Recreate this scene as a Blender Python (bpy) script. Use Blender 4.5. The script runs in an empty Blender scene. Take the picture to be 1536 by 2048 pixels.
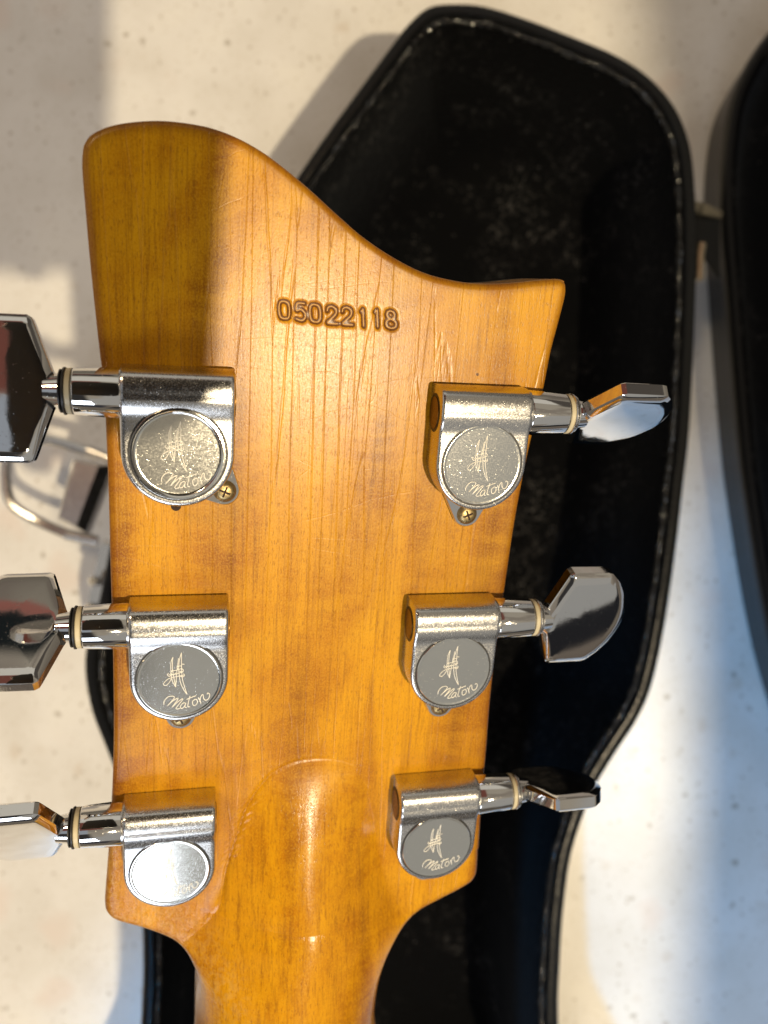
import bpy, bmesh, math, random
import numpy as np
from mathutils import Vector, Matrix, noise
random.seed(7)
S = bpy.context.scene
COL = S.collection

# ------------------------------------------------------------------ camera
ZC = 0.38                       # camera height above the benchtop (metres)
FPX = 1540.0                    # focal length in photo pixels (1536 x 2048)
cd = bpy.data.cameras.new("camera"); cam = bpy.data.objects.new("camera", cd); COL.objects.link(cam)
cam.location = (0, 0, ZC)
cd.sensor_fit = 'VERTICAL'; cd.sensor_height = 24.0; cd.lens = 24.0 * FPX / 2048.0
cd.clip_start = 0.005; cd.clip_end = 20
cd.dof.use_dof = True; cd.dof.focus_distance = 0.130; cd.dof.aperture_fstop = 10.5
S.camera = cam

# ------------------------------------------------------------------ view
S.view_settings.view_transform = 'Standard'; S.view_settings.look = 'None'
S.view_settings.gamma = 1; S.view_settings.exposure = 0.0
S.view_settings.use_curve_mapping = False

# ------------------------------------------------------------------ node helpers
def N(nt, typ, **kw):
    n = nt.nodes.new(typ)
    for k, v in kw.items():
        if k.startswith('i_'):
            key = k[2:]
            key = int(key) if key.isdigit() else key.replace('_', ' ')
            n.inputs[key].default_value = v
        else: setattr(n, k, v)
    return n
def L(nt, a, b): nt.links.new(a, b)
def math_(nt, op, a, b=None, clamp=False):
    n = nt.nodes.new('ShaderNodeMath'); n.operation = op; n.use_clamp = clamp
    for i, v in enumerate((a, b)):
        if v is None: continue
        if isinstance(v, (int, float)): n.inputs[i].default_value = v
        else: nt.links.new(v, n.inputs[i])
    return n.outputs[0]
def smooth(nt, v, a, b, lo=0.0, hi=1.0):
    n = nt.nodes.new('ShaderNodeMapRange'); n.interpolation_type = 'SMOOTHSTEP'
    nt.links.new(v, n.inputs[0]); n.inputs[1].default_value = a; n.inputs[2].default_value = b
    n.inputs[3].default_value = lo; n.inputs[4].default_value = hi
    return n.outputs[0]
def mixc(nt, f, a, b, mode='MIX'):
    n = nt.nodes.new('ShaderNodeMix'); n.data_type = 'RGBA'; n.blend_type = mode
    for sock, v in ((n.inputs[0], f), (n.inputs[6], a), (n.inputs[7], b)):
        if isinstance(v, (int, float)): sock.default_value = v
        elif isinstance(v, (tuple, list)): sock.default_value = (*v[:3], 1)
        else: nt.links.new(v, sock)
    return n.outputs[2]
def ramp(nt, v, stops):
    n = nt.nodes.new('ShaderNodeValToRGB'); e = n.color_ramp.elements
    while len(e) < len(stops): e.new(0.5)
    for i, (p, c) in enumerate(stops):
        e[i].position = p; e[i].color = (*c, 1) if len(c) == 3 else c
    nt.links.new(v, n.inputs[0]); return n.outputs[0]

# ------------------------------------------------------------------ the room's light as a world (directional, indoor)
w = bpy.data.worlds.new("World"); S.world = w; w.use_nodes = True
nt = w.node_tree; nt.nodes.clear()
out = N(nt, 'ShaderNodeOutputWorld'); bg = N(nt, 'ShaderNodeBackground'); L(nt, bg.outputs[0], out.inputs[0])
tc = N(nt, 'ShaderNodeTexCoord'); sx = N(nt, 'ShaderNodeSeparateXYZ'); L(nt, tc.outputs['Generated'], sx.inputs[0])
X, Y, Z = sx.outputs
zc = math_(nt, 'MAXIMUM', Z, 0.05)
TX = math_(nt, 'DIVIDE', X, zc); TY = math_(nt, 'DIVIDE', Y, zc)
nz = N(nt, 'ShaderNodeTexNoise', i_Scale=3.0, i_Detail=3.0); L(nt, tc.outputs['Generated'], nz.inputs['Vector'])
def box(x0, x1, y0, y1, s):
    a = smooth(nt, TX, x0 - s, x0 + s); b = smooth(nt, TX, x1 - s, x1 + s, 1, 0)
    c = smooth(nt, TY, y0 - s, y0 + s); d = smooth(nt, TY, y1 - s, y1 + s, 1, 0)
    up = smooth(nt, Z, 0.03, 0.08)
    return math_(nt, 'MULTIPLY', up, math_(nt, 'MULTIPLY', math_(nt, 'MULTIPLY', a, b), math_(nt, 'MULTIPLY', c, d)))
AMB = .74
c = mixc(nt, smooth(nt, Z, -0.1, 0.5), (.20, .17, .13), (.44, .385, .30))          # walls -> ceiling
c = mixc(nt, math_(nt, 'MULTIPLY', smooth(nt, nz.outputs[0], .45, .6), .45), c, (.16, .12, .10))
c = mixc(nt, box(-9, -1.0, -.8, 1.1, .10), c, (.62, .60, .56))                     # pale wall, left
c = mixc(nt, box(-5.0, -1.3, -4.0, -1.4, .08), c, (.20, .062, .042))               # brown-red curtain
c = mixc(nt, box(.12, 2.6, -2.7, -.82, .06), c, (.46, .44, .40))
c = mixc(nt, box(.32, 2.6, -.84, -.42, .06), c, (.46, .44, .40))                   # both pale patches added to brighten what the discs mirror
c = mixc(nt, box(-.60, .12, -1.25, -.36, .05), c, (.045, .042, .040))              # the dark figure taking the picture
c = mixc(nt, box(-.55, .10, -.36, -.004, .012), c, (.40, .43, .47))
c = mixc(nt, box(-1.0, .30, .004, 1.0, .012), c, (.21, .075, .055))
c = mixc(nt, box(-1.1, .6, -9, -2.9, .25), c, (.05, .05, .06))
c = mixc(nt, box(1.2, 9, -4.7, -2.2, .15), c, (.42, .41, .38))
c = mixc(nt, box(1.0, 14, -16, -4.7, .15), c, (.022, .022, .024))
c = mixc(nt, box(-3.0, .8, 2.9, 4.9, .25), c, (.015, .018, .018))
c = mixc(nt, box(-3.0, .8, 4.9, 6.0, .15), c, (.34, .13, .10))
c = mixc(nt, box(.9, 3.5, .7, 3.0, .15), c, (.10, .085, .07))
c = mixc(nt, box(-.7, .9, .9, 2.2, .06), c, (.75, .70, .60))                       # pale cupboard
L(nt, c, bg.inputs[0]); bg.inputs[1].default_value = AMB

# ------------------------------------------------------------------ lamps
def look(o, tgt):
    d = Vector(tgt) - o.location; o.rotation_euler = d.to_track_quat('-Z', 'Y').to_euler()
def spot(name, loc, tgt, power, col, ang, blend, rad):
    l = bpy.data.lights.new(name, 'SPOT'); l.energy = power; l.color = col
    l.spot_size = math.radians(ang); l.spot_blend = blend; l.shadow_soft_size = rad
    o = bpy.data.objects.new(name, l); o.location = loc; COL.objects.link(o); look(o, tgt); return o
spot('warm_ceiling_lamp', (.60, -.60, 1.75), (-3.0, .12, 0), 124, (1, .82, .54), 97.15, .0, .021)
spot('added_fill_lamp', (-.55, .62, 1.75), (0, 0, 0), 25, (1, .78, .48), 70, .6, .13)  # added soft lamp, lightens the shadow of the phone
al = bpy.data.lights.new('window_light', 'AREA'); al.shape = 'RECTANGLE'; al.size = .46; al.size_y = .34
al.energy = 1.5; al.color = (.80, .88, 1.0); al.spread = math.radians(110)
ao = bpy.data.objects.new('window_light', al); COL.objects.link(ao); ao.location = (-.188, -.95, .80); look(ao, (-.04, -.07, .24))
spot('cool_window_beam', (-.35, -.62, 1.15), (.30, -.50, 0), 33, (.0, .42, 1.0), 46.6, .18, .03)

# ------------------------------------------------------------------ geometry helpers
def tagk(o, **kw):
    for k, v in kw.items(): o[k] = v
    return o
def mesh_obj(name, V, F, mat=None, parent=None, smooth_=True, sharp=None, loc=None):
    me = bpy.data.meshes.new(name); me.from_pydata([tuple(v) for v in V], [], [tuple(f) for f in F])
    return finish(name, me, mat, parent, smooth_, sharp)
def finish(name, me, mat, parent, smooth_=True, sharp=35):
    bm = bmesh.new(); bm.from_mesh(me)
    bmesh.ops.recalc_face_normals(bm, faces=bm.faces)
    if sharp:
        for e in bm.edges:
            if len(e.link_faces) == 2 and e.calc_face_angle(0) > math.radians(sharp): e.smooth = False
    for f in bm.faces: f.smooth = smooth_
    bm.to_mesh(me); bm.free(); me.update()
    o = bpy.data.objects.new(name, me); COL.objects.link(o)
    if mat: me.materials.append(mat)
    if parent: o.parent = parent
    return o
class MB:
    def __init__(s): s.V = []; s.F = []
    def add(s, V, F):
        b = len(s.V); s.V += [tuple(v) for v in V]; s.F += [tuple(i + b for i in f) for f in F]
    def loft(s, rings, cap0=True, cap1=True, closed=True):
        n = len(rings[0]); V = [p for r in rings for p in r]; F = []
        for i in range(len(rings) - 1):
            for j in range(n if closed else n - 1):
                k = (j + 1) % n
                F.append((i * n + j, i * n + k, (i + 1) * n + k, (i + 1) * n + j))
        if cap0: F.append(tuple(range(n))[::-1])
        if cap1: F.append(tuple((len(rings) - 1) * n + j for j in range(n)))
        s.add(V, F)
    def tube(s, pts, r, n=10, closed=False):
        P = [Vector(p) for p in pts]; m = len(P); rings = []; ref = None
        for i, p in enumerate(P):
            a = P[(i - 1) % m] if (closed or i > 0) else p; b = P[(i + 1) % m] if (closed or i < m - 1) else p
            t = (b - a).normalized()
            if ref is None: ref = t.orthogonal().normalized()
            ref = (ref - t * ref.dot(t)).normalized(); bi = t.cross(ref)
            rr = r[i] if isinstance(r, (list, tuple)) else r
            rings.append([p + (ref * math.cos(2 * math.pi * k / n) + bi * math.sin(2 * math.pi * k / n)) * rr for k in range(n)])
        if closed: rings.append(rings[0])
        s.loft(rings, not closed, not closed)
    def build(s, name, mat, parent=None, smooth_=True, sharp=35):
        return mesh_obj(name, s.V, s.F, mat, parent, smooth_, sharp)
def crom(pts, n=12, closed=False):
    P = [Vector((*p, 0)[:3]) if len(p) == 2 else Vector(p) for p in pts]; m = len(P); o = []
    for i in range(m if closed else m - 1):
        if closed: a, b, c_, d = P[(i - 1) % m], P[i], P[(i + 1) % m], P[(i + 2) % m]
        else: a, b, c_, d = P[max(i - 1, 0)], P[i], P[i + 1], P[min(i + 2, m - 1)]
        for k in range(n):
            t = k / n
            o.append(.5 * ((2 * b) + (c_ - a) * t + (2 * a - 5 * b + 4 * c_ - d) * t * t + (3 * b - a - 3 * c_ + d) * t ** 3))
    if not closed: o.append(P[-1])
    return o
def resample(pts, n, closed=False):
    A = np.array([[p[0], p[1]] for p in pts], float)
    if closed: A = np.vstack([A, A[:1]])
    s = np.r_[0, np.cumsum(np.hypot(*(A[1:] - A[:-1]).T))]
    t = np.linspace(0, s[-1], n + 1 if closed else n)
    R = np.c_[np.interp(t, s, A[:, 0]), np.interp(t, s, A[:, 1])]
    return R[:-1] if closed else R
def offset_poly(P, d):
    """inward (positive) offset of a counter-clockwise closed polygon"""
    T = np.roll(P, -1, 0) - np.roll(P, 1, 0); T /= np.hypot(*T.T)[:, None]
    return P + np.c_[-T[:, 1], T[:, 0]] * (np.asarray(d)[:, None] if np.ndim(d) else d)
def pxw(u, v, depth):           # photo pixel -> world point at a depth below the lens
    return ((u - 768) / FPX * depth, -(v - 1024) / FPX * depth, ZC - depth)

# local frame of the headstock back (tilted towards lower right)
E3 = np.array([.2226, -.2878, .9315]); E3 /= np.linalg.norm(E3)
E2 = np.array([0, 1., 0]) - E3[1] * E3; E2 /= np.linalg.norm(E2); E1 = np.cross(E2, E3)
DW = .1276
def _hit(u, v, h):
    d = np.stack([(u - 768) / FPX, -(v - 1024) / FPX, -np.ones_like(u)], -1)
    return d * (-(DW - h) / (d @ E3))[..., None]
ORG = _hit(np.array(600.), np.array(1024.), 0.)
def loc(u, v, h=0.0):
    u = np.asarray(u, float); v = np.asarray(v, float)
    P = _hit(u, v, h) - ORG; return np.stack([P @ E1, P @ E2], -1)
def proj(x, y, z=0.0):
    P = ORG + x[..., None] * E1 + y[..., None] * E2 + np.asarray(z)[..., None] * E3
    return P[..., 0] / -P[..., 2] * FPX + 768, P[..., 1] / P[..., 2] * FPX + 1024

# ------------------------------------------------------------------ materials
def mat(name, **kw):
    m = bpy.data.materials.new(name); m.use_nodes = True
    b = m.node_tree.nodes['Principled BSDF']
    for k, v in kw.items():
        key = k.replace('_', ' ')
        b.inputs[key].default_value = (*v, 1) if isinstance(v, tuple) and len(v) == 3 else v
    return m, m.node_tree, b
def bump(nt, h, strength, dist, normal=None):
    n = N(nt, 'ShaderNodeBump', i_Strength=strength, i_Distance=dist); L(nt, h, n.inputs['Height'])
    if normal: L(nt, normal, n.inputs['Normal'])
    return n.outputs[0]
def objco(nt, scale=(1, 1, 1)):
    t = N(nt, 'ShaderNodeTexCoord'); m = N(nt, 'ShaderNodeMapping'); m.inputs['Scale'].default_value = scale
    L(nt, t.outputs['Object'], m.inputs['Vector']); return m.outputs[0]

# benchtop stone
M_stone, nt, b = mat('benchtop_stone', Roughness=.38)
co = objco(nt)
n1 = N(nt, 'ShaderNodeTexNoise', i_Scale=26., i_Detail=3.); L(nt, co, n1.inputs['Vector'])
base = ramp(nt, n1.outputs[0], [(.35, (.655, .635, .60)), (.55, (.72, .705, .68)), (.7, (.75, .735, .70))])
for sc, lo, hi, colr, pick in ((120, .08, .26, (.26, .22, .16), .76), (230, .08, .30, (.36, .31, .25), .60), (62, .05, .30, (.58, .52, .45), .72), (480, .10, .40, (.52, .48, .41), .45), (34, .10, .40, (.68, .60, .55), .5)):
    wv = N(nt, 'ShaderNodeTexNoise', i_Scale=sc * 1.6, i_Detail=1.); L(nt, co, wv.inputs['Vector'])
    ad = N(nt, 'ShaderNodeVectorMath', operation='MULTIPLY_ADD'); L(nt, wv.outputs['Color'], ad.inputs[0])
    ad.inputs[1].default_value = (.5 / sc,) * 3; L(nt, co, ad.inputs[2])
    v = N(nt, 'ShaderNodeTexVoronoi', i_Scale=sc); L(nt, ad.outputs[0], v.inputs['Vector'])
    sp = N(nt, 'ShaderNodeSeparateColor'); L(nt, v.outputs['Color'], sp.inputs[0])
    m1 = smooth(nt, v.outputs['Distance'], lo, hi, 1, 0); m2 = smooth(nt, sp.outputs[0], pick, pick + .22)
    base = mixc(nt, math_(nt, 'MULTIPLY', math_(nt, 'MULTIPLY', m1, m2), .66), base, colr)
L(nt, base, b.inputs['Base Color'])

# lacquered maple
M_wood, nt, b = mat('lacquered_maple', Roughness=.5)
b.inputs['Coat Weight'].default_value = .58; b.inputs['Coat IOR'].default_value = 1.5; b.inputs['Specular IOR Level'].default_value = .05
co = objco(nt, (1000, 1000, 1000))                           # millimetres
at_stain = N(nt, 'ShaderNodeAttribute', attribute_name='stain'); at_edge = N(nt, 'ShaderNodeAttribute', attribute_name='edge')
at_lump = N(nt, 'ShaderNodeAttribute', attribute_name='lump'); at_neck = N(nt, 'ShaderNodeAttribute', attribute_name='neck')
def stretched(sx_, sy_, detail, rough=.55, dist=0.0, off=0):
    m = N(nt, 'ShaderNodeMapping'); m.inputs['Scale'].default_value = (sx_, sy_, sx_ if off == 0 else sx_ * .3)
    m.inputs['Location'].default_value = (off, off * 2, 0); m.inputs['Rotation'].default_value = (0, 0, math.radians(1.5))
    L(nt, co, m.inputs['Vector'])
    n = N(nt, 'ShaderNodeTexNoise', i_Scale=1.0, i_Detail=detail, i_Roughness=rough, i_Distortion=dist); L(nt, m.outputs[0], n.inputs['Vector']); return n.outputs[0], m.outputs[0]
broad, _ = stretched(.10, .012, 3, .5, .6, 3)
grain, _ = stretched(1.1, .05, 4, .6, .3, 7)
fleck, _ = stretched(4.2, .75, 2, .6, 0, 11)
fibre, _ = stretched(2.4, .035, 3, .6, .2, 53)
mott, _ = stretched(3.2, 2.6, 3, .6, 0, 17)
curl, _ = stretched(.06, .12, 3, .55, 2.2, 23)
col = ramp(nt, broad, [(.30, (.22, .066, .0001)), (.46, (.41, .150, .0002)), (.62, (.60, .262, .0005))])
col = mixc(nt, smooth(nt, curl, .35, .68), col, mixc(nt, .38, col, (.64, .30, .002)))
rp = N(nt, 'ShaderNodeTexWave', i_Scale=.055, i_Distortion=5.5, i_Detail=2.5); rp.inputs['Detail Scale'].default_value = .8
rm = N(nt, 'ShaderNodeMapping'); rm.inputs['Rotation'].default_value = (0, 0, math.radians(62)); rm.inputs['Scale'].default_value = (1, .45, 1); L(nt, co, rm.inputs['Vector']); L(nt, rm.outputs[0], rp.inputs['Vector'])
rmask, _ = stretched(.035, .03, 2, .5, 0, 77)
col = mixc(nt, math_(nt, 'MULTIPLY', math_(nt, 'MULTIPLY', rp.outputs['Fac'], smooth(nt, rmask, .42, .62)), .38), col, (.70, .35, .004))
col = mixc(nt, math_(nt, 'MULTIPLY', smooth(nt, grain, .52, .72), .55), col, (.20, .065, .003))
col = mixc(nt, math_(nt, 'MULTIPLY', smooth(nt, mott, .45, .62), .35), col, (.66, .33, .003))
col = mixc(nt, math_(nt, 'MULTIPLY', smooth(nt, fibre, .50, .66), .30), col, (.24, .085, .001))
col = mixc(nt, math_(nt, 'MULTIPLY', smooth(nt, fleck, .55, .68), .5), col, (.22, .070, .001))
# lacquer checks (long, mostly vertical) and fine cross hairs
def cracks(sx_, sy_, w0, w1, off):
    m = N(nt, 'ShaderNodeMapping'); m.inputs['Scale'].default_value = (sx_, sy_, .01); m.inputs['Location'].default_value = (off, off, 0); L(nt, co, m.inputs['Vector'])
    nn = N(nt, 'ShaderNodeTexNoise', i_Scale=1.3, i_Detail=3.); L(nt, m.outputs[0], nn.inputs['Vector'])
    a = N(nt, 'ShaderNodeVectorMath', operation='MULTIPLY_ADD'); L(nt, nn.outputs['Color'], a.inputs[0]); a.inputs[1].default_value = (.22, .5, 0); L(nt, m.outputs[0], a.inputs[2])
    v = N(nt, 'ShaderNodeTexVoronoi', feature='DISTANCE_TO_EDGE', i_Scale=1.0, i_Randomness=1.0); L(nt, a.outputs[0], v.inputs['Vector'])
    return smooth(nt, v.outputs['Distance'], w0, w1, 1, 0)
ck1 = cracks(.24, .012, .002, .022, 2.0); ck2 = cracks(.04, .12, .001, .007, 9.0); ck3 = cracks(.55, .02, .0, .035, 31.0)
pat, _ = stretched(.05, .03, 2, .5, 0, 41)
hd = smooth(nt, at_neck.outputs['Fac'], .0, .6, 1, .15)
ck = math_(nt, 'MAXIMUM', math_(nt, 'MULTIPLY', ck1, hd), math_(nt, 'MULTIPLY', math_(nt, 'MULTIPLY', ck2, smooth(nt, pat, .42, .6)), math_(nt, 'MULTIPLY', hd, .18)))
ck = math_(nt, 'MAXIMUM', ck, math_(nt, 'MULTIPLY', math_(nt, 'MULTIPLY', ck3, smooth(nt, pat, .5, .62)), math_(nt, 'MULTIPLY', hd, .3)))
col = mixc(nt, math_(nt, 'MULTIPLY', ck, .10), col, (.26, .10, .015))
col = mixc(nt, math_(nt, 'MULTIPLY', smooth(nt, at_edge.outputs['Fac'], .2, 2.4, 1, 0), .62), col, (.15, .042, .003))   # rubbed, darker rim of the finish
sn = N(nt, 'ShaderNodeTexNoise', i_Scale=3.0, i_Detail=3.); L(nt, co, sn.inputs['Vector'])
stv = math_(nt, 'ADD', at_stain.outputs['Fac'], math_(nt, 'MULTIPLY', math_(nt, 'SUBTRACT', sn.outputs[0], .5), .5))
col = mixc(nt, math_(nt, 'MULTIPLY', smooth(nt, stv, .30, .62), .95), col, (.11, .034, .002))
# wrinkled lacquer lumps, their pale sheen painted into the colour, near the heel of the treble side
lp = N(nt, 'ShaderNodeTexNoise', i_Scale=.7, i_Detail=3., i_Roughness=.6); L(nt, co, lp.inputs['Vector'])
lm = math_(nt, 'MULTIPLY', at_lump.outputs['Fac'], smooth(nt, lp.outputs[0], .42, .60))
col = mixc(nt, math_(nt, 'MULTIPLY', lm, .30), col, (.55, .33, .09))
L(nt, col, b.inputs['Base Color'])
r = math_(nt, 'ADD', math_(nt, 'MULTIPLY', smooth(nt, mott, .3, .7), .07), smooth(nt, at_neck.outputs['Fac'], .1, .8, .26, .13))
L(nt, r, b.inputs['Coat Roughness'])
hgt = math_(nt, 'SUBTRACT', math_(nt, 'MULTIPLY', grain, .35), math_(nt, 'MULTIPLY', ck, .95))
hgt = math_(nt, 'SUBTRACT', hgt, math_(nt, 'MULTIPLY', smooth(nt, fleck, .55, .75), .22))
hgt = math_(nt, 'ADD', hgt, math_(nt, 'MULTIPLY', mott, .35))
hgt = math_(nt, 'ADD', hgt, math_(nt, 'MULTIPLY', math_(nt, 'MULTIPLY', lp.outputs[0], at_lump.outputs['Fac']), 9.0))
nb = bump(nt, hgt, .55, .00006)
L(nt, nb, b.inputs['Normal']); L(nt, nb, b.inputs['Coat Normal'])

def simple(name, col, rough, metal=0., **kw):
    m, nt, b = mat(name, Roughness=rough, Metallic=metal, **kw); b.inputs['Base Color'].default_value = (*col, 1); return m
def chrome(name, col, rough, pit, pscale=1.0, dust=0.0):
    m, nt, b = mat(name, Metallic=1.0)
    co = objco(nt, (1000,) * 3)
    n = N(nt, 'ShaderNodeTexNoise', i_Scale=3.2 * pscale, i_Detail=3., i_Roughness=.7); L(nt, co, n.inputs['Vector'])
    v = N(nt, 'ShaderNodeTexVoronoi', i_Scale=3.0 * pscale); L(nt, co, v.inputs['Vector'])
    sp = N(nt, 'ShaderNodeSeparateColor'); L(nt, v.outputs['Color'], sp.inputs[0])
    spk = math_(nt, 'MULTIPLY', smooth(nt, v.outputs['Distance'], .08, .28, 1, 0), smooth(nt, sp.outputs[0], .72, .8))
    m2 = N(nt, 'ShaderNodeTexNoise', i_Scale=.35, i_Detail=2.); L(nt, co, m2.inputs['Vector'])
    spk = math_(nt, 'MULTIPLY', spk, smooth(nt, m2.outputs[0], .36, .58))
    c = mixc(nt, math_(nt, 'MULTIPLY', spk, dust), col, (.92, .86, .70)); L(nt, c, b.inputs['Base Color'])
    rr = math_(nt, 'ADD', math_(nt, 'MULTIPLY', smooth(nt, n.outputs[0], .4, .7), rough * .8), rough)
    rr = math_(nt, 'ADD', rr, math_(nt, 'MULTIPLY', spk, .22)); L(nt, rr, b.inputs['Roughness'])
    h = math_(nt, 'ADD', math_(nt, 'MULTIPLY', n.outputs[0], .4), spk)
    L(nt, bump(nt, h, pit, .00004), b.inputs['Normal'])
    return m
M_chrome = chrome('polished_chrome', (.80, .79, .78), .035, .07, .8, .10)
M_case_metal = chrome('pitted_chrome', (.62, .61, .60), .18, .42, 1.2, .5)
M_disc = chrome('worn_nickel_disc', (.78, .77, .72), .10, .15, 1.5, .35)
M_brass = chrome('tarnished_brass', (.36, .27, .13), .32, .9, 1.6, .3)
M_plug = chrome('lacquered_brass_plug', (.15, .085, .03), .3, .3, 1.0, .1)
M_engrave = simple('frosted_engraving', (.86, .81, .70), .5, .5)
M_black = simple('black_rubber', (.012, .011, .010), .45)
M_cream = simple('aged_nylon', (.58, .50, .33), .4)
M_veneer = simple('black_face_veneer', (.02, .018, .017), .35)
M_fb = simple('dark_fingerboard', (.05, .03, .02), .5)
M_bone = simple('bone_nut', (.7, .64, .5), .4)
M_hole = simple('bare_dark_hole', (.03, .012, .004), .8)
M_burn = simple('pressed_numeral', (.62, .33, .08), .4)
M_hinge = chrome('dull_brass_plate', (.50, .45, .33), .22, .2)

# black vinyl and plush
M_vinyl, nt, b = mat('black_vinyl', Roughness=.26); b.inputs['Base Color'].default_value = (.005, .0053, .0058, 1); b.inputs['Specular IOR Level'].default_value = .22
co = objco(nt, (1000,) * 3); v = N(nt, 'ShaderNodeTexVoronoi', i_Scale=1.1); L(nt, co, v.inputs['Vector'])
L(nt, bump(nt, v.outputs['Distance'], .35, .0002), b.inputs['Normal'])
M_piping, nt, b = mat('black_welt', Roughness=.15); b.inputs['Base Color'].default_value = (.008, .008, .008, 1)
co = objco(nt, (1000,) * 3); v = N(nt, 'ShaderNodeTexVoronoi', i_Scale=.55); L(nt, co, v.inputs['Vector'])
L(nt, bump(nt, v.outputs['Distance'], 1.0, .0012), b.inputs['Normal'])
M_plush, nt, b = mat('black_plush', Roughness=.95); b.inputs['Specular IOR Level'].default_value = .1
co = objco(nt, (1000,) * 3)
a1 = N(nt, 'ShaderNodeTexNoise', i_Scale=.022, i_Detail=6., i_Roughness=.72); L(nt, co, a1.inputs['Vector'])
a2 = N(nt, 'ShaderNodeTexNoise', i_Scale=.45, i_Detail=3., i_Roughness=.7); L(nt, co, a2.inputs['Vector'])
lint = math_(nt, 'MULTIPLY', smooth(nt, a1.outputs[0], .47, .64), smooth(nt, a2.outputs[0], .48, .66))
v = N(nt, 'ShaderNodeTexVoronoi', i_Scale=.30); L(nt, co, v.inputs['Vector']); sp = N(nt, 'ShaderNodeSeparateColor'); L(nt, v.outputs['Color'], sp.inputs[0])
dust = math_(nt, 'MULTIPLY', smooth(nt, v.outputs['Distance'], .06, .16, 1, 0), smooth(nt, sp.outputs[1], .80, .84))
a3 = N(nt, 'ShaderNodeTexNoise', i_Scale=.16, i_Detail=4., i_Roughness=.8); L(nt, co, a3.inputs['Vector'])
lint = math_(nt, 'MAXIMUM', math_(nt, 'MULTIPLY', lint, smooth(nt, a3.outputs[0], .40, .62)), dust)
L(nt, mixc(nt, lint, (.0010, .0011, .0014), (.058, .056, .054)), b.inputs['Base Color'])
b.inputs['Sheen Weight'].default_value = .04; b.inputs['Sheen Roughness'].default_value = .4; b.inputs['Sheen Tint'].default_value = (.7, .75, .8, 1)
L(nt, bump(nt, a2.outputs[0], .8, .0012), b.inputs['Normal'])

# ------------------------------------------------------------------ benchtop
mb = MB(); s = 1.1
mb.loft([[(-s, -s, -.04), (s, -s, -.04), (s, s, -.04), (-s, s, -.04)], [(-s, -s, 0), (s, -s, 0), (s, s, 0), (-s, s, 0)]])
bt = mb.build('benchtop', M_stone, smooth_=False); bt['kind'] = 'structure'

# ------------------------------------------------------------------ guitar case (base shell + lid lying open)
case = bpy.data.objects.new('guitar_case', None); COL.objects.link(case); case.location = (0.02, 0, 0)
case['label'] = 'open black plush-lined guitar case lying on the pale benchtop behind the headstock'; case['category'] = 'guitar case'
def par(o, p=case):
    o.parent = p; o.matrix_parent_inverse = p.matrix_world.inverted() if p.type != 'EMPTY' else Matrix.Translation(-Vector(p.location)); return o
RD = .30
rim_px = [(905, 8), (860, 14), (825, 42), (795, 78), (730, 166), (660, 262), (600, 350), (505, 500), (420, 640), (335, 790), (258, 940), (224, 1080), (200, 1200),
          (172, 1310), (182, 1410), (215, 1500), (248, 1590), (270, 1700), (284, 1820), (288, 1930), (284, 2048), (270, 2300), (255, 2600),
          (1150, 2600), (1124, 2300), (1113, 2048), (1116, 1940), (1122, 1840), (1136, 1730), (1158, 1650), (1190, 1572), (1232, 1502), (1272, 1440), (1302, 1370), (1328, 1250), (1350, 1100),
          (1366, 960), (1378, 850), (1388, 640), (1391, 500), (1388, 370), (1376, 280), (1345, 208), (1295, 152), (1230, 110), (1130, 68), (1040, 34), (965, 12)]
Pr = np.array([pxw(u, v, RD)[:2] for u, v in rim_px])
sm = crom([tuple(p) for p in Pr], 8, True); R0 = resample(sm, 420, True)
ar = np.sum(R0[:, 0] * np.roll(R0[:, 1], -1) - np.roll(R0[:, 0], -1) * R0[:, 1])
if ar < 0: R0 = R0[::-1].copy()
def smooth_poly(P, k=6):
    for _ in range(k): P = (np.roll(P, 1, 0) + P * 2 + np.roll(P, -1, 0)) / 4
    return P
def ring(P, off, z, sm_=0):
    Q = offset_poly(P, off)
    if sm_: Q = smooth_poly(Q, sm_)
    return [(x, y, z) for x, y in Q]
zr = ZC - RD
mb = MB()
mb.loft([ring(R0, .004, .001), ring(R0, .001, .004), ring(R0, -.0005, .02), ring(R0, -.001, zr - .012), ring(R0, -.0016, zr - .009), ring(R0, -.0016, zr - .004),
         ring(R0, -.0006, zr - .001), ring(R0, .001, zr), ring(R0, .0032, zr), ring(R0, .0042, zr - .0012), ring(R0, .0046, zr - .004)], True, False)
par(mb.build('base_shell', M_vinyl, None, True, 50))
mb = MB()
mb.loft([ring(R0, .0043, zr - .0035), ring(R0, .0062, zr - .003), ring(R0, .0075, zr - .007, 2), ring(R0, .0095, zr - .025, 4), ring(R0, .013, zr - .05, 6), ring(R0, .019, .013, 8),
         ring(R0, .0215, .0098, 10), ring(R0, .0235, .009, 12)], False, True)
lin = mb.build('plush_lining', M_plush, None, True, 60); par(lin)
mb = MB(); Q = offset_poly(R0, .0054)
mb.tube([(x, y, zr - .0022 + .0003 * math.sin(i * .9)) for i, (x, y) in enumerate(Q)], [.0011 + .00022 * math.sin(i * 1.7) + .0002 * random.random() for i in range(len(Q))], 7, True)
par(mb.build('rim_piping', M_piping))
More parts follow.
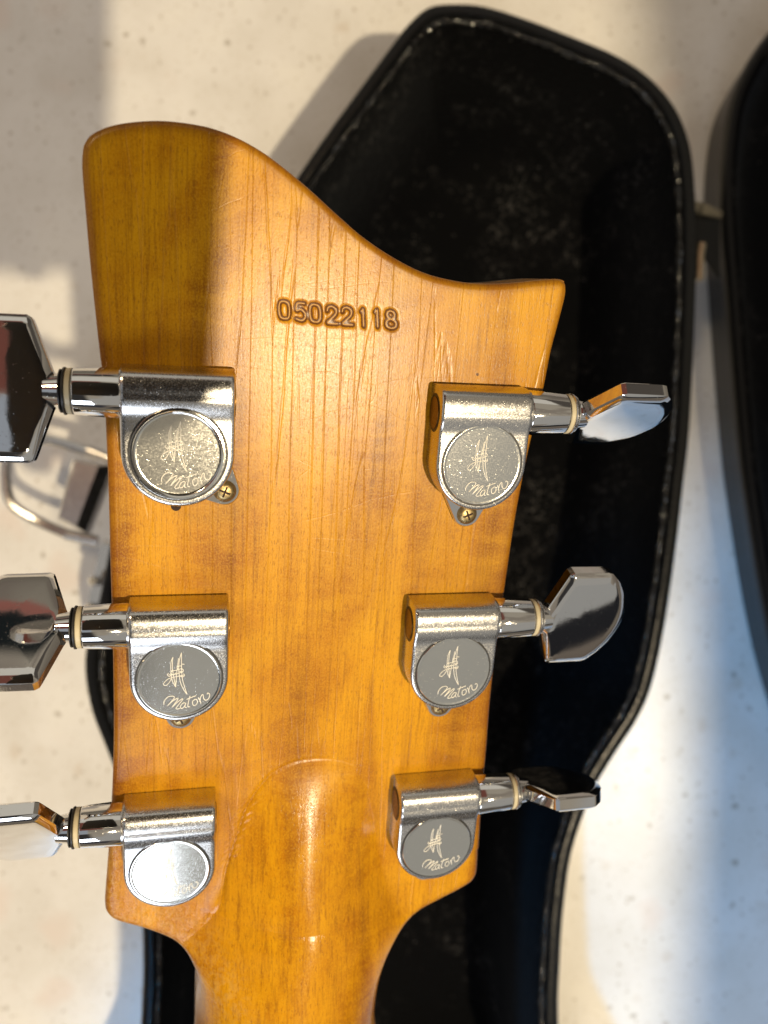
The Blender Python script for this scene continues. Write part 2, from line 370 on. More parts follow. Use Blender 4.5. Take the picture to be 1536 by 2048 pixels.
# lid
LD = .350
lid_px = [(1700, -60), (1600, 10), (1545, 62), (1500, 130), (1470, 200), (1456, 290), (1452, 380), (1456, 470), (1464, 573), (1474, 710), (1490, 900), (1504, 1010), (1534, 1200), (1572, 1370),
          (1640, 1580), (1710, 1760), (1740, 1900), (1750, 2100), (1760, 2500), (2500, 2500), (2520, 2000), (2700, 1500), (2700, 1000), (2500, 400), (2100, 0), (1900, -80)]
Pl = np.array([pxw(u, v, LD)[:2] for u, v in lid_px]); sm = crom([tuple(p) for p in Pl], 8, True); R1 = resample(sm, 300, True)
if np.sum(R1[:, 0] * np.roll(R1[:, 1], -1) - np.roll(R1[:, 0], -1) * R1[:, 1]) < 0: R1 = R1[::-1].copy()
zl = ZC - LD
mb = MB()
mb.loft([ring(R1, .003, .001), ring(R1, .0005, .004), ring(R1, -.0004, zl - .008), ring(R1, -.0012, zl - .006), ring(R1, -.0012, zl - .002), ring(R1, 0, zl), ring(R1, .0025, zl), ring(R1, .0036, zl - .003)], True, False)
lid = par(mb.build('lid', M_vinyl, None, True, 50))
mb = MB()
mb.loft([ring(R1, .0034, zl - .0025), ring(R1, .0055, zl - .002), ring(R1, .009, zl - .010, 4), ring(R1, .016, .010, 12), ring(R1, .026, .006, 20)], False, True)
mb.build('lid_lining', M_plush, lid, True, 60)
# hinge between base and lid
hz = .335
mb = MB()
a = Vector(pxw(1398, 408, .325)); b_ = Vector(pxw(1452, 430, .330))
def plate(mb, pts, th):
    n = (Vector(pts[1]) - Vector(pts[0])).cross(Vector(pts[2]) - Vector(pts[0])).normalized() * th
    if n.z < 0: n = -n
    mb.loft([[Vector(p) - n for p in pts], [Vector(p) for p in pts]])
plate(mb, [pxw(1390, 402, .322), pxw(1408, 405, .326), pxw(1446, 424, .334), pxw(1442, 436, .334), pxw(1405, 428, .326), pxw(1390, 424, .322)], .0012)
hg = par(mb.build('hinge', M_hinge, None, False))
mb = MB()
mb.tube([pxw(1402, 488, .326), pxw(1398, 510, .326), pxw(1397, 545, .326), pxw(1396, 560, .326)], .0022, 10)
mb.build('hinge_pin', M_hinge, hg)
mb = MB(); plate(mb, [pxw(1392, 424, .330), pxw(1440, 434, .335), pxw(1440, 556, .335), pxw(1392, 490, .330)], .001)
mb.build('hinge_leaf', M_vinyl, hg, False)
# chromed draw latch on the left wall
lt = MB()
Ld = .325
top = [pxw(150, 922, Ld), pxw(196, 933, Ld), pxw(152, 1052, Ld), pxw(118, 1034, Ld)]
mid = [pxw(146, 916, Ld + .002), pxw(224, 930, Ld + .008), pxw(172, 1066, Ld + .008), pxw(114, 1040, Ld + .003)]
bot = [(x, y, z - .006) for x, y, z in mid]
lt.loft([bot, mid, top])
latch = par(lt.build('draw_latch', M_case_metal, None, False))
mb = MB(); mb.tube(crom([pxw(196, 912, .345), pxw(150, 894, .345), pxw(98, 880, .345), pxw(40, 880, .345), pxw(15, 915, .345), pxw(12, 965, .345), pxw(26, 1010, .345), pxw(84, 1046, .345), pxw(146, 1072, .342)], 6), .0024, 10)
mb.build('wire_bail', M_case_metal, latch)
mb = MB(); mb.tube([pxw(132, 1068, .338), pxw(196, 1082, .340)], .0026, 12); mb.build('latch_pin', M_case_metal, latch)
mb = MB(); mb.tube([pxw(176, 900, .342), pxw(222, 918, .342)], .0024, 12)
mb.build('latch_pin', M_case_metal, latch)
lt = MB()
lt.loft([[pxw(210, 1078, .330), pxw(240, 1090, .330), pxw(212, 1240, .330), pxw(176, 1228, .330)], [pxw(204, 1085, .318), pxw(232, 1096, .314), pxw(206, 1225, .314), pxw(174, 1214, .318)]])
hasp = par(lt.build('hasp_plate', M_case_metal, None, False))
for (ru, rv) in ((186, 1162), (212, 1148), (180, 1215)):
    mb = MB(); mb.tube([pxw(ru, rv, .318), pxw(ru, rv, .3125)], [.0022, .0014], 12)
    mb.build('rivet', M_case_metal, hasp)

# ------------------------------------------------------------------ the phone that takes the picture (its shadow and reflection show)
ph = bpy.data.objects.new('smartphone', None); COL.objects.link(ph); ph.location = (-.013, .036, ZC + .004)
ph['label'] = 'black smartphone held level above the headstock, mirrored dark in the chrome'; ph['category'] = 'smartphone'
def rrect(wx, wy, r_, z_, n=8):
    o_ = []
    for sx_, sy_, a0 in ((1, 1, 0), (-1, 1, 90), (-1, -1, 180), (1, -1, 270)):
        for k in range(n + 1):
            t = math.radians(a0 + 90 * k / n); o_.append((sx_ * (wx - r_) + r_ * math.cos(t), sy_ * (wy - r_) + r_ * math.sin(t), z_))
    return o_
mb = MB(); mb.loft([rrect(.0385, .0745, .009, 0), rrect(.0395, .0755, .010, .0008), rrect(.0395, .0755, .010, .0072), rrect(.0385, .0745, .009, .008)])
mb.build('phone_body', M_black, ph)
mb = MB(); mb.loft([rrect(.036, .072, .007, .0081), rrect(.036, .072, .007, .0083)]); mb.build('screen', M_veneer, ph)

# ------------------------------------------------------------------ guitar
guitar = bpy.data.objects.new('guitar', None); COL.objects.link(guitar)
Mg = Matrix(((E1[0], E2[0], E3[0], ORG[0]), (E1[1], E2[1], E3[1], ORG[1]), (E1[2], E2[2], E3[2], ORG[2] + ZC), (0, 0, 0, 1)))
guitar.matrix_world = Mg
guitar['label'] = 'guitar seen from behind, amber maple headstock with six chrome tuning machines and stamped serial number'; guitar['category'] = 'guitar'

left_px = [[(165, 290), (162, 318), (163, 350), (168, 410), (176, 500), (186, 600), (197, 700), (204, 760), (210, 850), (216, 1000), (220, 1150), (224, 1280), (226, 1400), (226, 1500), (222, 1610), (216, 1700), (210, 1780), (208, 1812), (211, 1830), (222, 1843)],
           [(222, 1843), (245, 1852), (280, 1861), (318, 1874), (348, 1888), (372, 1908), (387, 1935), (393, 1965), (393, 2000), (390, 2048)]]
right_px = [[(1135, 572), (1134, 592), (1122, 640), (1105, 705), (1090, 780), (1070, 860), (1050, 950), (1030, 1060), (1012, 1180), (996, 1290), (983, 1400), (975, 1500), (966, 1600), (960, 1690), (957, 1742), (953, 1758), (944, 1770)],
            [(944, 1770), (915, 1787), (878, 1806), (838, 1828), (803, 1856), (779, 1885), (765, 1915), (757, 1950), (752, 2000), (750, 2048)]]
top_px = [(165, 290), (180, 268), (215, 251), (262, 242), (320, 239), (380, 245), (430, 256), (480, 276), (530, 305), (580, 343), (630, 386), (680, 432), (730, 475), (790, 515), (850, 545), (910, 561), (960, 567), (1020, 566), (1080, 560), (1118, 558), (1131, 562), (1135, 572)]
def side(segs, counts):
    out_ = []
    for s_, n_ in zip(segs, counts):
        c_ = crom(s_, 10); l_ = loc([p[0] for p in c_], [p[1] for p in c_]); r_ = resample(l_, n_ + 1)
        out_.append(r_[:-1] if out_ == [] else r_)
    return np.vstack(out_)
cnt = [560, 210]
Ls = side(left_px, cnt); Rs = side(right_px, cnt)
# the neck goes on out of the frame
dv = (Ls[-1] - Ls[-30] + Rs[-1] - Rs[-30]); dv /= np.hypot(*dv); dv = np.array([dv[0] * .4, dv[1]]); dv /= np.hypot(*dv)
ext = np.linspace(0, .20, 50)[1:]
Ls = np.vstack([Ls, Ls[-1] + ext[:, None] * (dv + np.array([-.010, 0]))]); Rs = np.vstack([Rs, Rs[-1] + ext[:, None] * (dv + np.array([.010, 0]))])
NR = len(Ls)
c_ = crom(top_px, 10); T = loc([p[0] for p in c_], [p[1] for p in c_])
T = resample(T, 2000)
# column parameter: finer towards both edges
NCc = 330
s_u = np.linspace(0, 1, NCc); edge = np.array([0, .0012, .0026, .0045, .007, .010, .0135, .0175, .022])
sv = np.unique(np.r_[edge, 1 - edge, s_u[(s_u > .025) & (s_u < .975)]])
NC = len(sv)
chord = T[0] + sv[:, None] * (T[-1] - T[0])
Ts = np.c_[np.interp(sv, np.linspace(0, 1, 2000), T[:, 0]), np.interp(sv, np.linspace(0, 1, 2000), T[:, 1])]
dT = Ts - chord
tau = np.linspace(0, 1, cnt[0] + 1); 
# rows start densely at the top rim
warp = np.r_[tau, np.ones(NR - len(tau))]
fade = (1 - np.clip(warp / .92, 0, 1)) ** 1.6
G = Ls[:, None, :] * (1 - sv)[None, :, None] + Rs[:, None, :] * sv[None, :, None] + fade[:, None, None] * dT[None]
# extra rows right under the top rim
ex = np.array([.12, .3, .55])
G = np.vstack([G[:1], G[:1] * (1 - ex[0]) + G[1:2] * ex[0], G[:1] * (1 - ex[1]) + G[1:2] * ex[1], G[:1] * (1 - ex[2]) + G[1:2] * ex[2], G[1:]]); NR = len(G)
x = G[..., 0].ravel(); y = G[..., 1].ravel()
# distance to the outline
OUT = np.vstack([Ls[::-1], T[1:-1:8], Rs]); OUT = OUT[np.r_[True, np.hypot(*(OUT[1:] - OUT[:-1]).T) > 1e-6]]
def seg_dist(px, py, A, chunk=4000, near=None):
    a = A[:-1]; d = A[1:] - a; dd = (d ** 2).sum(1) + 1e-18; o_ = np.empty(len(px))
    for i in range(0, len(px), chunk):
        qx = px[i:i + chunk, None] - a[None, :, 0]; qy = py[i:i + chunk, None] - a[None, :, 1]
        t = np.clip((qx * d[:, 0] + qy * d[:, 1]) / dd, 0, 1)
        o_[i:i + chunk] = np.sqrt(((qx - t * d[:, 0]) ** 2 + (qy - t * d[:, 1]) ** 2).min(1))
    return o_
OUTc = OUT[::3]
ed = np.full(len(x), .02)
cc = np.tile(np.arange(NC), NR); rr_ = np.repeat(np.arange(NR), NC)
msk = (np.minimum(sv[cc], 1 - sv[cc]) < .09) | (rr_ < 40) | ((rr_ > 430) & (rr_ < 700))
ed[msk] = seg_dist(x[msk], y[msk], OUTc)
ed = np.where((cc == 0) | (cc == NC - 1) | (rr_ == 0), 0, ed)
u, v = proj(x, y)
# volute / neck relief, described along the length
va = np.array([1518, 1525, 1548, 1580, 1620, 1660, 1700, 1730, 1780, 1810, 1850, 1880, 1920, 2500]);
ua = np.array([640, 588, 545, 515, 490, 478, 464, 452, 440, 428, 402, 372, 350, 340.])
vb = np.array([1518, 1530, 1550, 1580, 1640, 1700, 1750, 1790, 1835, 1880, 2500]); ub = np.array([645, 690, 720, 737, 748, 757, 768, 786, 812, 816, 850.])
wl = np.interp(v, va, ua); wr = np.interp(v, vb, ub)
cx = (wl + wr) / 2; hw = (wr - wl) / 2 + 1e-3
uu = (u - cx) / np.maximum(hw, 1)
ty0 = float(loc(640, 1518)[1]); tt = np.clip(ty0 - y, 0, None) * 1000
Hh = (.30 * (tt - 3.2 * (1 - np.exp(-tt / 3.2))) - .0 * tt) * 1e-3
inside = (np.abs(uu) < 1) & (v > 1518)
pil = np.where(inside, Hh * np.clip(1 - np.abs(uu) ** 1.7, 0, 1), 0)
# neck cross-section once the shoulders are gone, by s across the row
rowf = np.clip((rr_ - 3 - (cnt[0] + 70)) / 150.0, 0, 1); rowf = rowf * rowf * (3 - 2 * rowf)
ss = sv[cc] * 2 - 1
ell = np.sqrt(np.clip(1 - np.abs(ss) ** 2.0, 0, 1))
eb = -.0125 + .24e-3 * np.clip(tt - 38, 0, None)
neckz = eb + (Hh * 1.0 - eb) * ell
rb = np.where(v > 1700, .0016, .0011)
bev = -(rb - np.sqrt(np.clip(rb ** 2 - np.clip(rb - ed, 0, None) ** 2, 0, None)))
base_ = (pil * (1 - rowf) + neckz * rowf).reshape(NR, NC)
st_ = 480
for _ in range(320):
    base_[st_:-1] = (base_[st_ - 1:-2] + 2 * base_[st_:-1] + base_[st_ + 1:]) / 4
z = base_.ravel() + bev * (1 - rowf)
# carved line of the volute on the bass side, with chatter marks
arc = [(820, 1600), (795, 1570), (755, 1548), (720, 1532), (680, 1520), (640, 1517), (590, 1524), (545, 1547), (515, 1580), (490, 1622), (476, 1665), (462, 1705), (452, 1740), (446, 1775), (440, 1805), (420, 1835), (395, 1860), (368, 1880)]
arc = np.array([(p[0], p[1]) for p in crom(arc[3:], 6)])
m2_ = (u > 330) & (u < 830) & (v > 1490) & (v < 1910)
da = np.full(len(x), 99.); da[m2_] = seg_dist(u[m2_], v[m2_], arc)
str_ = np.interp(v, [1500, 1520, 1600, 1720, 1800, 1890], [.4, .7, 1, 1, .8, .4]) * np.interp(u, [600, 760], [1, .25])
z -= .00020 * np.exp(-(da / 3.2) ** 2) * str_
ch = (u > 440) & (u < 520) & (v > 1585) & (v < 1735)
z -= np.where(ch, .00010 * np.exp(-((da - 6) / 8.0) ** 2) * np.clip(np.sin((v + u * .8) * 2 * np.pi / 11.0), 0, 1) * np.interp(v, [1585, 1600, 1720, 1735], [0, 1, 1, 0]), 0)
# stamped serial number
GL = {'0': [[(0, -.5), (.32, -.42), (.42, 0), (.32, .42), (0, .5), (-.32, .42), (-.42, 0), (-.32, -.42), (0, -.5)]],
      '5': [[(.36, -.48), (-.22, -.46), (-.30, -.04), (.05, -.14), (.36, .05), (.38, .30), (.12, .5), (-.36, .42)]],
      '2': [[(-.36, -.22), (-.28, -.44), (.05, -.5), (.34, -.36), (.32, -.08), (-.05, .2), (-.38, .47), (.42, .47)]],
      '1': [[(-.12, -.34), (.03, -.48), (.03, .5)]],
      '8': [[(0, -.5), (.26, -.40), (.28, -.16), (0, -.02), (-.28, -.16), (-.26, -.40), (0, -.5)], [(0, -.02), (.36, .12), (.36, .40), (0, .5), (-.36, .40), (-.36, .12), (0, -.02)]]}
cen = [(568.7, 620, '0'), (600.8, 623.5, '5'), (630.5, 626.5, '0'), (664, 630.5, '2'), (694.5, 632.5, '2'), (726, 635, '1'), (754, 636.5, '1'), (782, 639, '8')]
stain = .62 * np.exp(-(da / 2.6) ** 2) * str_ * .8; m3 = (u > 530) & (u < 820) & (v > 580) & (v < 680)
digit_px = []
for (cu, cv, g) in cen:
    st = []
    for sft in GL[g]:
        pts = crom(sft, 5) if g in '085' or g == '2' else [Vector((*p, 0)) for p in sft]
        if g == '1': pts = [Vector((*p, 0)) for p in sft]
        st.append(np.array([(cu + p[0] * 25 + p[1] * 1.5, cv + p[1] * 35 + p[0] * 2) for p in pts]))
    digit_px.append(st)
    k = m3 & (np.abs(u - cu) < 32)
    for s_ in st:
        d_ = seg_dist(u[k], v[k], s_)
        stain[k] = np.maximum(stain[k], np.clip(1.30 - d_ / 6.3, 0, 1))
sm3 = np.clip(stain, 0, 1); z -= .00016 * sm3 * sm3 * (3 - 2 * sm3)
# small dents / plugs
for (du, dvv, dr, dep) in ((955, 749, 3.2, .9), (352, 1011, 0, 0), (760, 840, 3.0, .25)):
    if dr: dd_ = np.hypot(u - du, v - dvv); stain = np.maximum(stain, dep * np.clip(1.5 - dd_ / dr, 0, 1))
lump = np.clip(1 - np.hypot((u - 300) / 150, (v - 1850) / 75), 0, 1) + np.clip(1 - np.hypot((u - 440) / 75, (v - 1925) / 90), 0, 1) * .8 + np.clip((250 - u) / 30, 0, 1) * (v > 1690) * .8
lump = np.clip(lump * 1.6, 0, 1)
V = np.c_[x, y, z]
idx = np.arange(NR * NC).reshape(NR, NC)
q = np.stack([idx[:-1, :-1], idx[1:, :-1], idx[1:, 1:], idx[:-1, 1:]], -1).reshape(-1, 4)
loop = np.r_[idx[::-1, 0], idx[0, 1:], idx[1:, -1], idx[-1, -2:0:-1]]            # all round
nb_ = len(V); wallz = np.where(V[loop, 2] < -.006, V[loop, 2] - .004, -.0128)
def lvl(f): return np.c_[V[loop, :2], V[loop, 2] * (1 - f) + wallz * f]
W1 = lvl(.5); W2 = lvl(1.0)
n_ = len(loop); VV = np.vstack([V, W1, W2])
i0 = loop; i1 = nb_ + np.arange(n_); i2 = nb_ + n_ + np.arange(n_)
def strip(a_, b_): return np.stack([a_, b_, np.roll(b_, -1), np.roll(a_, -1)], -1)
Fq = np.vstack([q, strip(i0, i1), strip(i1, i2)])
me = bpy.data.meshes.new('headstock'); me.vertices.add(len(VV)); me.vertices.foreach_set('co', VV.ravel())
nF = len(Fq); cap = i2[::-1]
me.loops.add(nF * 4 + n_); me.loops.foreach_set('vertex_index', np.r_[Fq.ravel(), cap].astype(np.int32))
me.polygons.add(nF + 1); me.polygons.foreach_set('loop_start', np.r_[np.arange(nF) * 4, nF * 4].astype(np.int32))
me.update(calc_edges=True); me.validate()
for nm, arr, fill in (('stain', stain, 0), ('edge', ed * 1000, .6), ('lump', lump, 0), ('neck', np.clip((v - 1500) / 120, 0, 1) * inside + rowf, 0)):
    full = np.r_[np.clip(arr, 0, 20), np.full(2 * n_, fill)].astype(np.float32)
    at = me.attributes.new(nm, 'FLOAT', 'POINT'); at.data.foreach_set('value', full)
me.polygons.foreach_set('use_smooth', np.r_[np.ones(nF, bool), False])
me.materials.append(M_wood)
hs = bpy.data.objects.new('headstock_and_neck', me); COL.objects.link(hs); hs.parent = guitar
# front face veneer, nut and fingerboard behind
rimxy = V[loop][:, :2]
hl = np.array([p for p in OUT if p[1] > loc(600, 1800)[1]]); hl = resample(hl, 160)
mb = MB(); mb.loft([[(a_[0], a_[1], -.0152) for a_ in hl], [(a_[0], a_[1], -.01305) for a_ in hl]]); mb.build('face_veneer', M_veneer, guitar, False)
nx0, ny0 = (Ls[-50] + Rs[-50]) / 2
def slab(name, y0, y1, hw0, hw1, z0, z1, m):
    f = lambda yy: nx0 + (yy - ny0) * dv[0] / dv[1]
    mb = MB(); mb.loft([[(f(y0) - hw0, y0, z0[0]), (f(y0) + hw0, y0, z0[0]), (f(y1) + hw1, y1, z0[1]), (f(y1) - hw1, y1, z0[1])], [(f(y0) - hw0, y0, z1[0]), (f(y0) + hw0, y0, z1[0]), (f(y1) + hw1, y1, z1[1]), (f(y1) - hw1, y1, z1[1])]])
    return mb.build(name, m, guitar, False)
slab('fingerboard', ny0 - .002, ny0 - .19, .0165, .018, (-.0215, .0235), (-.0166, .0275), M_fb)
slab('nut', ny0 + .004, ny0 - .0018, .016, .016, (-.0225, -.0225), (-.0154, -.0154), M_bone)
# numerals: light pressed ridges lying in the stained grooves
def surf_ribbon(strokes_xy, wdt, z0, z1, mb):
    for A in strokes_xy:
        A = np.asarray(A, float)
        t = np.gradient(A, axis=0); t /= (np.hypot(*t.T)[:, None] + 1e-12); nrm = np.c_[-t[:, 1], t[:, 0]]
        n = len(A); VV_ = []; FF = []
        for i in range(n):
            for sgn, zz in ((-1, z0), (-.45, z1), (.45, z1), (1, z0)):
                VV_.append((A[i, 0] + nrm[i, 0] * wdt / 2 * sgn, A[i, 1] + nrm[i, 1] * wdt / 2 * sgn, zz))
        for i in range(n - 1):
            for k in range(3): FF.append((i * 4 + k, i * 4 + k + 1, i * 4 + 5 + k, i * 4 + 4 + k))
        mb.add(VV_, FF)
for st in digit_px:
    mb = MB(); surf_ribbon([resample(loc(s_[:, 0], s_[:, 1]), 26) for s_ in st], .00019, -.00017, -.00008, mb)
    mb.build('serial_digit', M_burn, guitar, True, None)

# ------------------------------------------------------------------ tuning machines (millimetres in a local frame, x outwards)
mm = .001
def casing_mesh(hwid, ytop, zf, ay, az, ar, r_inner_end=0):
    """heightfield over a D-shaped plan, barrel along its upper edge, then straight walls"""
    rows = []; ys = np.unique(np.r_[np.linspace(ytop, ay - ar * .4, 14), np.linspace(ay - ar * .4, 0, 14), -hwid * np.sin(np.linspace(0, math.pi / 2, 18))])[::-1]
    sl = np.unique(np.r_[0, .01, .025, .045, .07, np.linspace(.1, .9, 17), .93, .955, .975, .99, 1])
    VV_ = []; 
    for yy in ys:
        wd = hwid if yy >= 0 else math.sqrt(max(hwid ** 2 - yy ** 2, .0004))
        for s_ in sl:
            xx = (s_ * 2 - 1) * wd
            d = min(wd - abs(xx), 99) if yy > 0 else hwid - math.hypot(xx, yy)
            rb = .55; bv = -(rb - math.sqrt(max(rb * rb - max(rb - d, 0) ** 2, 0)))
            q_ = ar * ar - (yy - ay) ** 2
            if yy >= ay: zz = az + ar * max(0, 1 - min(1, (yy - ay) / (ytop - ay)) ** 3.2) ** (1 / 3.2)
            else:
                zb = az + math.sqrt(max(q_, 0)) if q_ > 0 else -9
                k = 1.2; m_ = max(zb, zf); dlt = abs(zb - zf); zz = m_ + (max(k - dlt, 0) ** 2) / (4 * k)
            VV_.append((xx, yy, zz + bv))
    nr, nc = len(ys), len(sl); F = []
    for i in range(nr - 1):
        for j in range(nc - 1): F.append((i * nc + j, i * nc + j + 1, (i + 1) * nc + j + 1, (i + 1) * nc + j))
    lp_ = [i * nc for i in range(nr)][::-1] + list(range(1, nc)) + [i * nc + nc - 1 for i in range(1, nr)] + [(nr - 1) * nc + j for j in range(nc - 2, 0, -1)]
    b0 = len(VV_); VV_ += [(VV_[i][0], VV_[i][1], 0.05) for i in lp_]; m = len(lp_)
    for j in range(m): F.append((lp_[j], b0 + j, b0 + (j + 1) % m, lp_[(j + 1) % m]))
    return VV_, F
def circ(cx_, cy_, r_, n=40): return [(cx_ + r_ * math.cos(2 * math.pi * i / n), cy_ + r_ * math.sin(2 * math.pi * i / n)) for i in range(n)]
def disc_prof(mb, cx_, cy_, prof, n=56):
    mb.loft([[(p[0], p[1], z_) for p in circ(cx_, cy_, r_, n)] for r_, z_ in prof], False, True)
def axial(mb, prof, ay, az, n=36, cap0=True, cap1=True):     # lathe round the barrel axis; prof = (x, r)
    mb.loft([[(x_, ay + r_ * math.cos(2 * math.pi * i / n), az + r_ * math.sin(2 * math.pi * i / n)) for i in range(n)] for x_, r_ in prof], cap0, cap1)
AY, AZ, AR = 8.7, 2.75, 3.95
EMB = [[(575, 225), (548, 300), (543, 400), (548, 520), (565, 620), (610, 715)], [(575, 225), (567, 330), (570, 450), (590, 600), (612, 705)],
       [(652, 250), (634, 400), (620, 550), (610, 700)], [(695, 160), (668, 260), (655, 380), (660, 520), (680, 650), (720, 760), (770, 845)],
       [(695, 160), (693, 300), (697, 500), (715, 640), (770, 845)], [(700, 345), (735, 350)], [(625, 380), (700, 372)], [(545, 450), (620, 440), (700, 415)],
       [(510, 510), (600, 505), (720, 470)], [(540, 560), (640, 540), (725, 525)], [(545, 560), (490, 585), (435, 655), (470, 680), (515, 640), (548, 575)],
       [(665, 372), (630, 400), (660, 430), (700, 405)], [(560, 450), (540, 485), (580, 515), (610, 480)], [(700, 420), (720, 445), (705, 470), (665, 460)], [(510, 480), (495, 510), (520, 535), (545, 520)], [(720, 500), (735, 530), (705, 555), (665, 530)]]
LET = [[(440, 995), (445, 930), (500, 868), (570, 860), (590, 885), (545, 950), (478, 1028), (560, 945), (630, 898), (640, 915), (548, 1052), (620, 975), (700, 910), (705, 930), (612, 1058), (628, 1080), (668, 1068)],
       [(748, 985), (712, 985), (675, 1035), (690, 1075), (730, 1040), (752, 985), (738, 1050), (762, 1065)], [(812, 870), (785, 990), (782, 1050), (812, 1050)], [(762, 925), (900, 872)],
       [(880, 935), (848, 965), (855, 1025), (890, 1030), (918, 985), (905, 935), (880, 935)], [(928, 905), (955, 955), (968, 1005)], [(950, 975), (965, 900), (995, 858), (1010, 930), (1040, 958), (1080, 930), (1095, 865), (1068, 838), (1058, 858)]]
def strokes(S_, k=.0116, dx=0, dy=0):
    o_ = []
    for s_ in S_:
        P = [((p[0] - 663) * k + dx, -(p[1] - 605) * k + dy) for p in s_]
        c2 = crom(P, 6) if len(P) > 2 else [Vector((*p, 0)) for p in P]
        o_.append(resample(c2, max(4, min(60, len(c2)))) * mm)
    return o_
def knob_mesh():
    TS = .68
    half = [(0, 2.3), (.35, 3.1), (2.7, 9.9), (3.0, 10.6), (3.7, 11.0), (10.6, 10.9), (11.6, 10.6), (13.6, 8.6), (15.3, 6.0), (16.3, 3.3), (16.75, 1.2)]
    P = np.array(half + [(a_, -b_) for a_, b_ in half[::-1]]); P = P[::-1].copy()
    if np.sum(P[:, 0] * np.roll(P[:, 1], -1) - np.roll(P[:, 0], -1) * P[:, 1]) < 0: P = P[::-1].copy()
    cen_ = np.array([8.2, 0])
    def ins(f):  # inset by scaling towards the middle, more on long sides
        return cen_ + (P - cen_) * np.array([1 - f / 8.5, 1 - f / 10.5])
    prof = [(1.35, 2.75), (.9, 2.65), (.12, 1.75), (0, 1.55)]
    rings = []
    def ring_(f, t, sg):
        return [(p[0], p[1], sg * (t * TS - .34 * (p[1] / 11) ** 2 - .22 * ((p[0] - 7) / 9) ** 2)) for p in ins(f)]
    fs = [(8.1, 2.95), (6.6, 2.95), (5.2, 2.95), (3.8, 2.95), (2.6, 2.95), (1.5, 2.95), (1.0, 2.80)]
    rings = [ring_(f, t, 1) for f, t in fs] + [[(p[0], p[1], t) for p in ins(f)] for f, t in ((.12, 1.10), (0, .95))]
    rings += [[(p[0], p[1], -t) for p in ins(f)] for f, t in ((0, .95), (.12, 1.10))] + [ring_(f, t, -1) for f, t in fs[::-1]]
    return rings
def machine(px, sgn, roll, lug_rot, kind, tilt=0.0):
    c0 = loc(*px, 6.2 * mm)
    def tr(VV_):      # outward x flips for the left side
        return [(p[0] * sgn * mm, p[1] * mm, p[2] * mm) for p in VV_]
    hw_ = 8.15 if kind == 0 else 8.6
    b_ = MB(); v_, f_ = casing_mesh(hw_, 12.9, 6.22, AY, AZ, AR); b_.add(v_, f_)
    axial(b_, [(6.0, 3.90), (8.0, 3.92), (9.5, 3.85), (15.3, 3.52), (15.6, 3.3)], AY, AZ, 40)
    b_.V = tr(b_.V)
    body = b_.build('tuning_machine', M_case_metal if kind == 0 else M_case_metal, guitar, True, 38); body.location = (c0[0], c0[1], 0)
    def sub(b2, name, m, **kw):
        b2.V = tr(b2.V); return b2.build(name, m, body, **kw)
    # polished sleeve over the shaft
    b2 = MB(); axial(b2, [(8.3, 3.905), (8.4, 3.95), (15.2, 3.60), (15.45, 3.4)], AY, AZ, 40, False, False); sub(b2, 'shaft_sleeve', M_chrome)
    # disc
    b2 = MB()
    if kind == 0: disc_prof(b2, 0, 0, [(7.05, 5.9), (7.05, 6.38), (6.95, 6.48), (6.75, 6.5), (6.6, 6.45), (6.5, 6.45)])
    else: disc_prof(b2, 0, 0, [(7.35, 6.0), (7.35, 6.5), (7.2, 6.72), (6.9, 6.75), (6.65, 6.46), (6.35, 6.38), (6.2, 6.38)])
    dz = 6.45 if kind == 0 else 6.38
    sub(b2, 'cover_disc', M_disc)
    b2 = MB(); b2.loft([[(p[0], p[1], 6.20 if i in (0,) else 6.26) for p in circ(0, 0, r_, 56)] for i, r_ in enumerate((7.35, 7.33, 7.05))] if kind == 0 else [[(p[0], p[1], 6.26) for p in circ(0, 0, r_, 56)] for r_ in (7.62, 7.36)], False, False)
    sub(b2, 'disc_groove', M_black)
    b2 = MB(); surf_ribbon(strokes(EMB), .00014, (dz - .01) * mm, (dz + .05) * mm, b2); e = b2.build('engraved_emblem', M_engrave, body, True, None)
    b2 = MB(); surf_ribbon(strokes(LET), .00016, (dz - .01) * mm, (dz + .05) * mm, b2); e = b2.build('engraved_lettering', M_engrave, body, True, None)
    # inner end plug
    b2 = MB(); n = 32
    ringp = lambda x_, r_: [(x_, AY - .5 + r_ * math.cos(2 * math.pi * i / n), AZ - .1 + r_ * math.sin(2 * math.pi * i / n) * .92) for i in range(n)]
    b2.loft([ringp(-hw_ - .02, 3.3), ringp(-hw_ - .05, 3.0)], False, True); sub(b2, 'plug_seat', M_black)
    b2 = MB(); b2.loft([ringp(-hw_ - .03, 2.75), ringp(-hw_ - .16, 2.75), ringp(-hw_ - .2, 2.2)], False, True); sub(b2, 'end_plug', M_plug)
    # lug with its screw
    a_ = math.radians(lug_rot); ca, sa = math.cos(a_), math.sin(a_)
    def rot(p): xx, yy = p; return (xx * ca - yy * sa, xx * sa + yy * ca)
    out2 = [(-6.4, -3.2)] + [(2.55 * math.cos(t), -10.2 + 2.55 * math.sin(t)) for t in np.linspace(math.radians(205), math.radians(335), 16)] + [(6.4, -3.2)]
    P2 = np.array(out2); cm = np.array([0, -8.]); 
    b2 = MB(); b2.loft([[(*rot(p), 0.02) for p in P2], [(*rot(p), 1.0) for p in P2], [(*rot(cm + (p - cm) * .95), 1.25) for p in P2]])
    b2.V = [(p[0] * mm, p[1] * mm, p[2] * mm) for p in b2.V]; b2.build('mounting_lug', M_chrome, body)
    sc = rot((0, -10.3))
    b2 = MB(); b2.loft([[(sc[0] + r_ * math.cos(t), sc[1] + r_ * math.sin(t), z_) for t in np.linspace(0, 2 * math.pi, 25)[:-1]] for r_, z_ in ((1.9, 1.27), (1.85, 1.32), (1.55, 1.75), (1.0, 2.0), (.3, 2.03))], False, True)
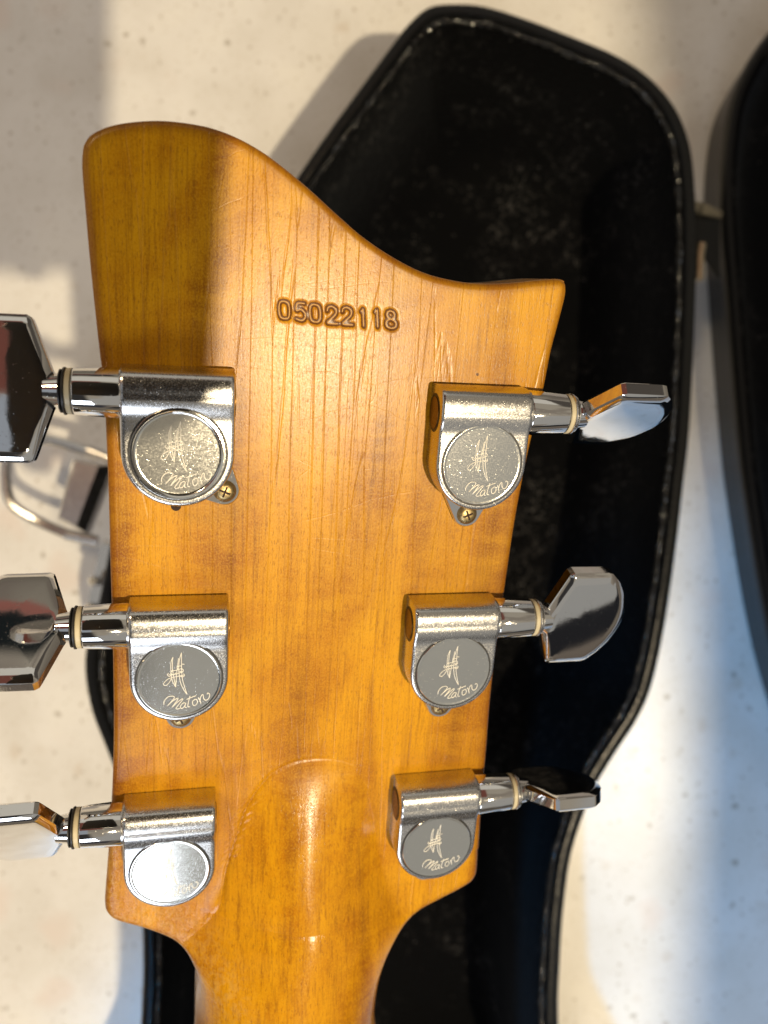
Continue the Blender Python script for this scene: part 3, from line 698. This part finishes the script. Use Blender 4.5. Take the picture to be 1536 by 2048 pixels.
    b2.V = [(p[0] * mm, p[1] * mm, p[2] * mm) for p in b2.V]; b2.build('mounting_screw', M_brass, body)
    # cross recess of the screw
    b2 = MB()
    for k in range(2):
        an = a_ + k * math.pi / 2 + .4; dx_, dy_ = math.cos(an), math.sin(an)
        b2.loft([[(sc[0] + dx_ * s1 * .95 - dy_ * s2 * .17, sc[1] + dy_ * s1 * .95 + dx_ * s2 * .17, zz) for s1, s2 in ((-1, -1), (1, -1), (1, 1), (-1, 1))] for zz in (1.7, 2.035 + .004 * k)])
    b2.V = [(p[0] * mm, p[1] * mm, p[2] * mm) for p in b2.V]; b2.build('screw_recess', M_hole, body, False)
    # washers
    b2 = MB(); axial(b2, [(15.5, 2.8), (15.5, 3.35), (15.65, 3.5), (16.25, 3.5), (16.4, 3.35), (16.4, 2.8)], AY, AZ, 32); sub(b2, 'nylon_washer', M_cream)
    b2 = MB(); axial(b2, [(16.4, 2.6), (16.4, 3.5), (16.5, 3.62), (16.75, 3.62), (16.85, 3.4), (17.0, 2.8), (17.1, 3.3), (17.3, 3.3), (17.4, 2.5)], AY, AZ, 32); sub(b2, 'spring_washer', M_black if sgn < 0 else M_case_metal)
    b2 = MB(); axial(b2, [(15.2, 3.45), (15.48, 3.5), (15.5, 3.0)], AY, AZ, 32); sub(b2, 'sleeve_lip', M_black)
    # knob
    b2 = MB(); axial(b2, [(17.2, 2.7), (18.3, 2.5), (19.5, 2.3)], AY, AZ, 24)
    ro = math.radians(roll); cr, sr = math.cos(ro), math.sin(ro)
    rings = [[(18.0 + p[0], AY + p[1] * cr - p[2] * sr, AZ + p[1] * sr + p[2] * cr) for p in r_] for r_ in knob_mesh()]
    b2.loft(rings)
    k_ = sub(b2, 'tuning_knob', M_chrome, sharp=22)
    return body
machine((357, 908), -1, -13, 45, 1)
machine((359, 1359), -1, -60, 0, 0)
machine((340, 1743), -1, 33, 0, 0)
machine((964, 930), 1, 57, 0, 0)
machine((906, 1342), 1, 15, 0, 0)
machine((873, 1692), 1, -110, 0, 0)
# abandoned screw hole under the first machine
hc = loc(352, 1011); mb = MB(); mb.loft([[(hc[0] + r_ * math.cos(t), hc[1] + r_ * math.sin(t) * 1.1, z_) for t in np.linspace(0, 2 * math.pi, 21)[:-1]] for r_, z_ in ((.00085, .00006), (.0007, .0001), (.0003, .00006))], True, True)
mb.build('screw_hole', M_hole, guitar)
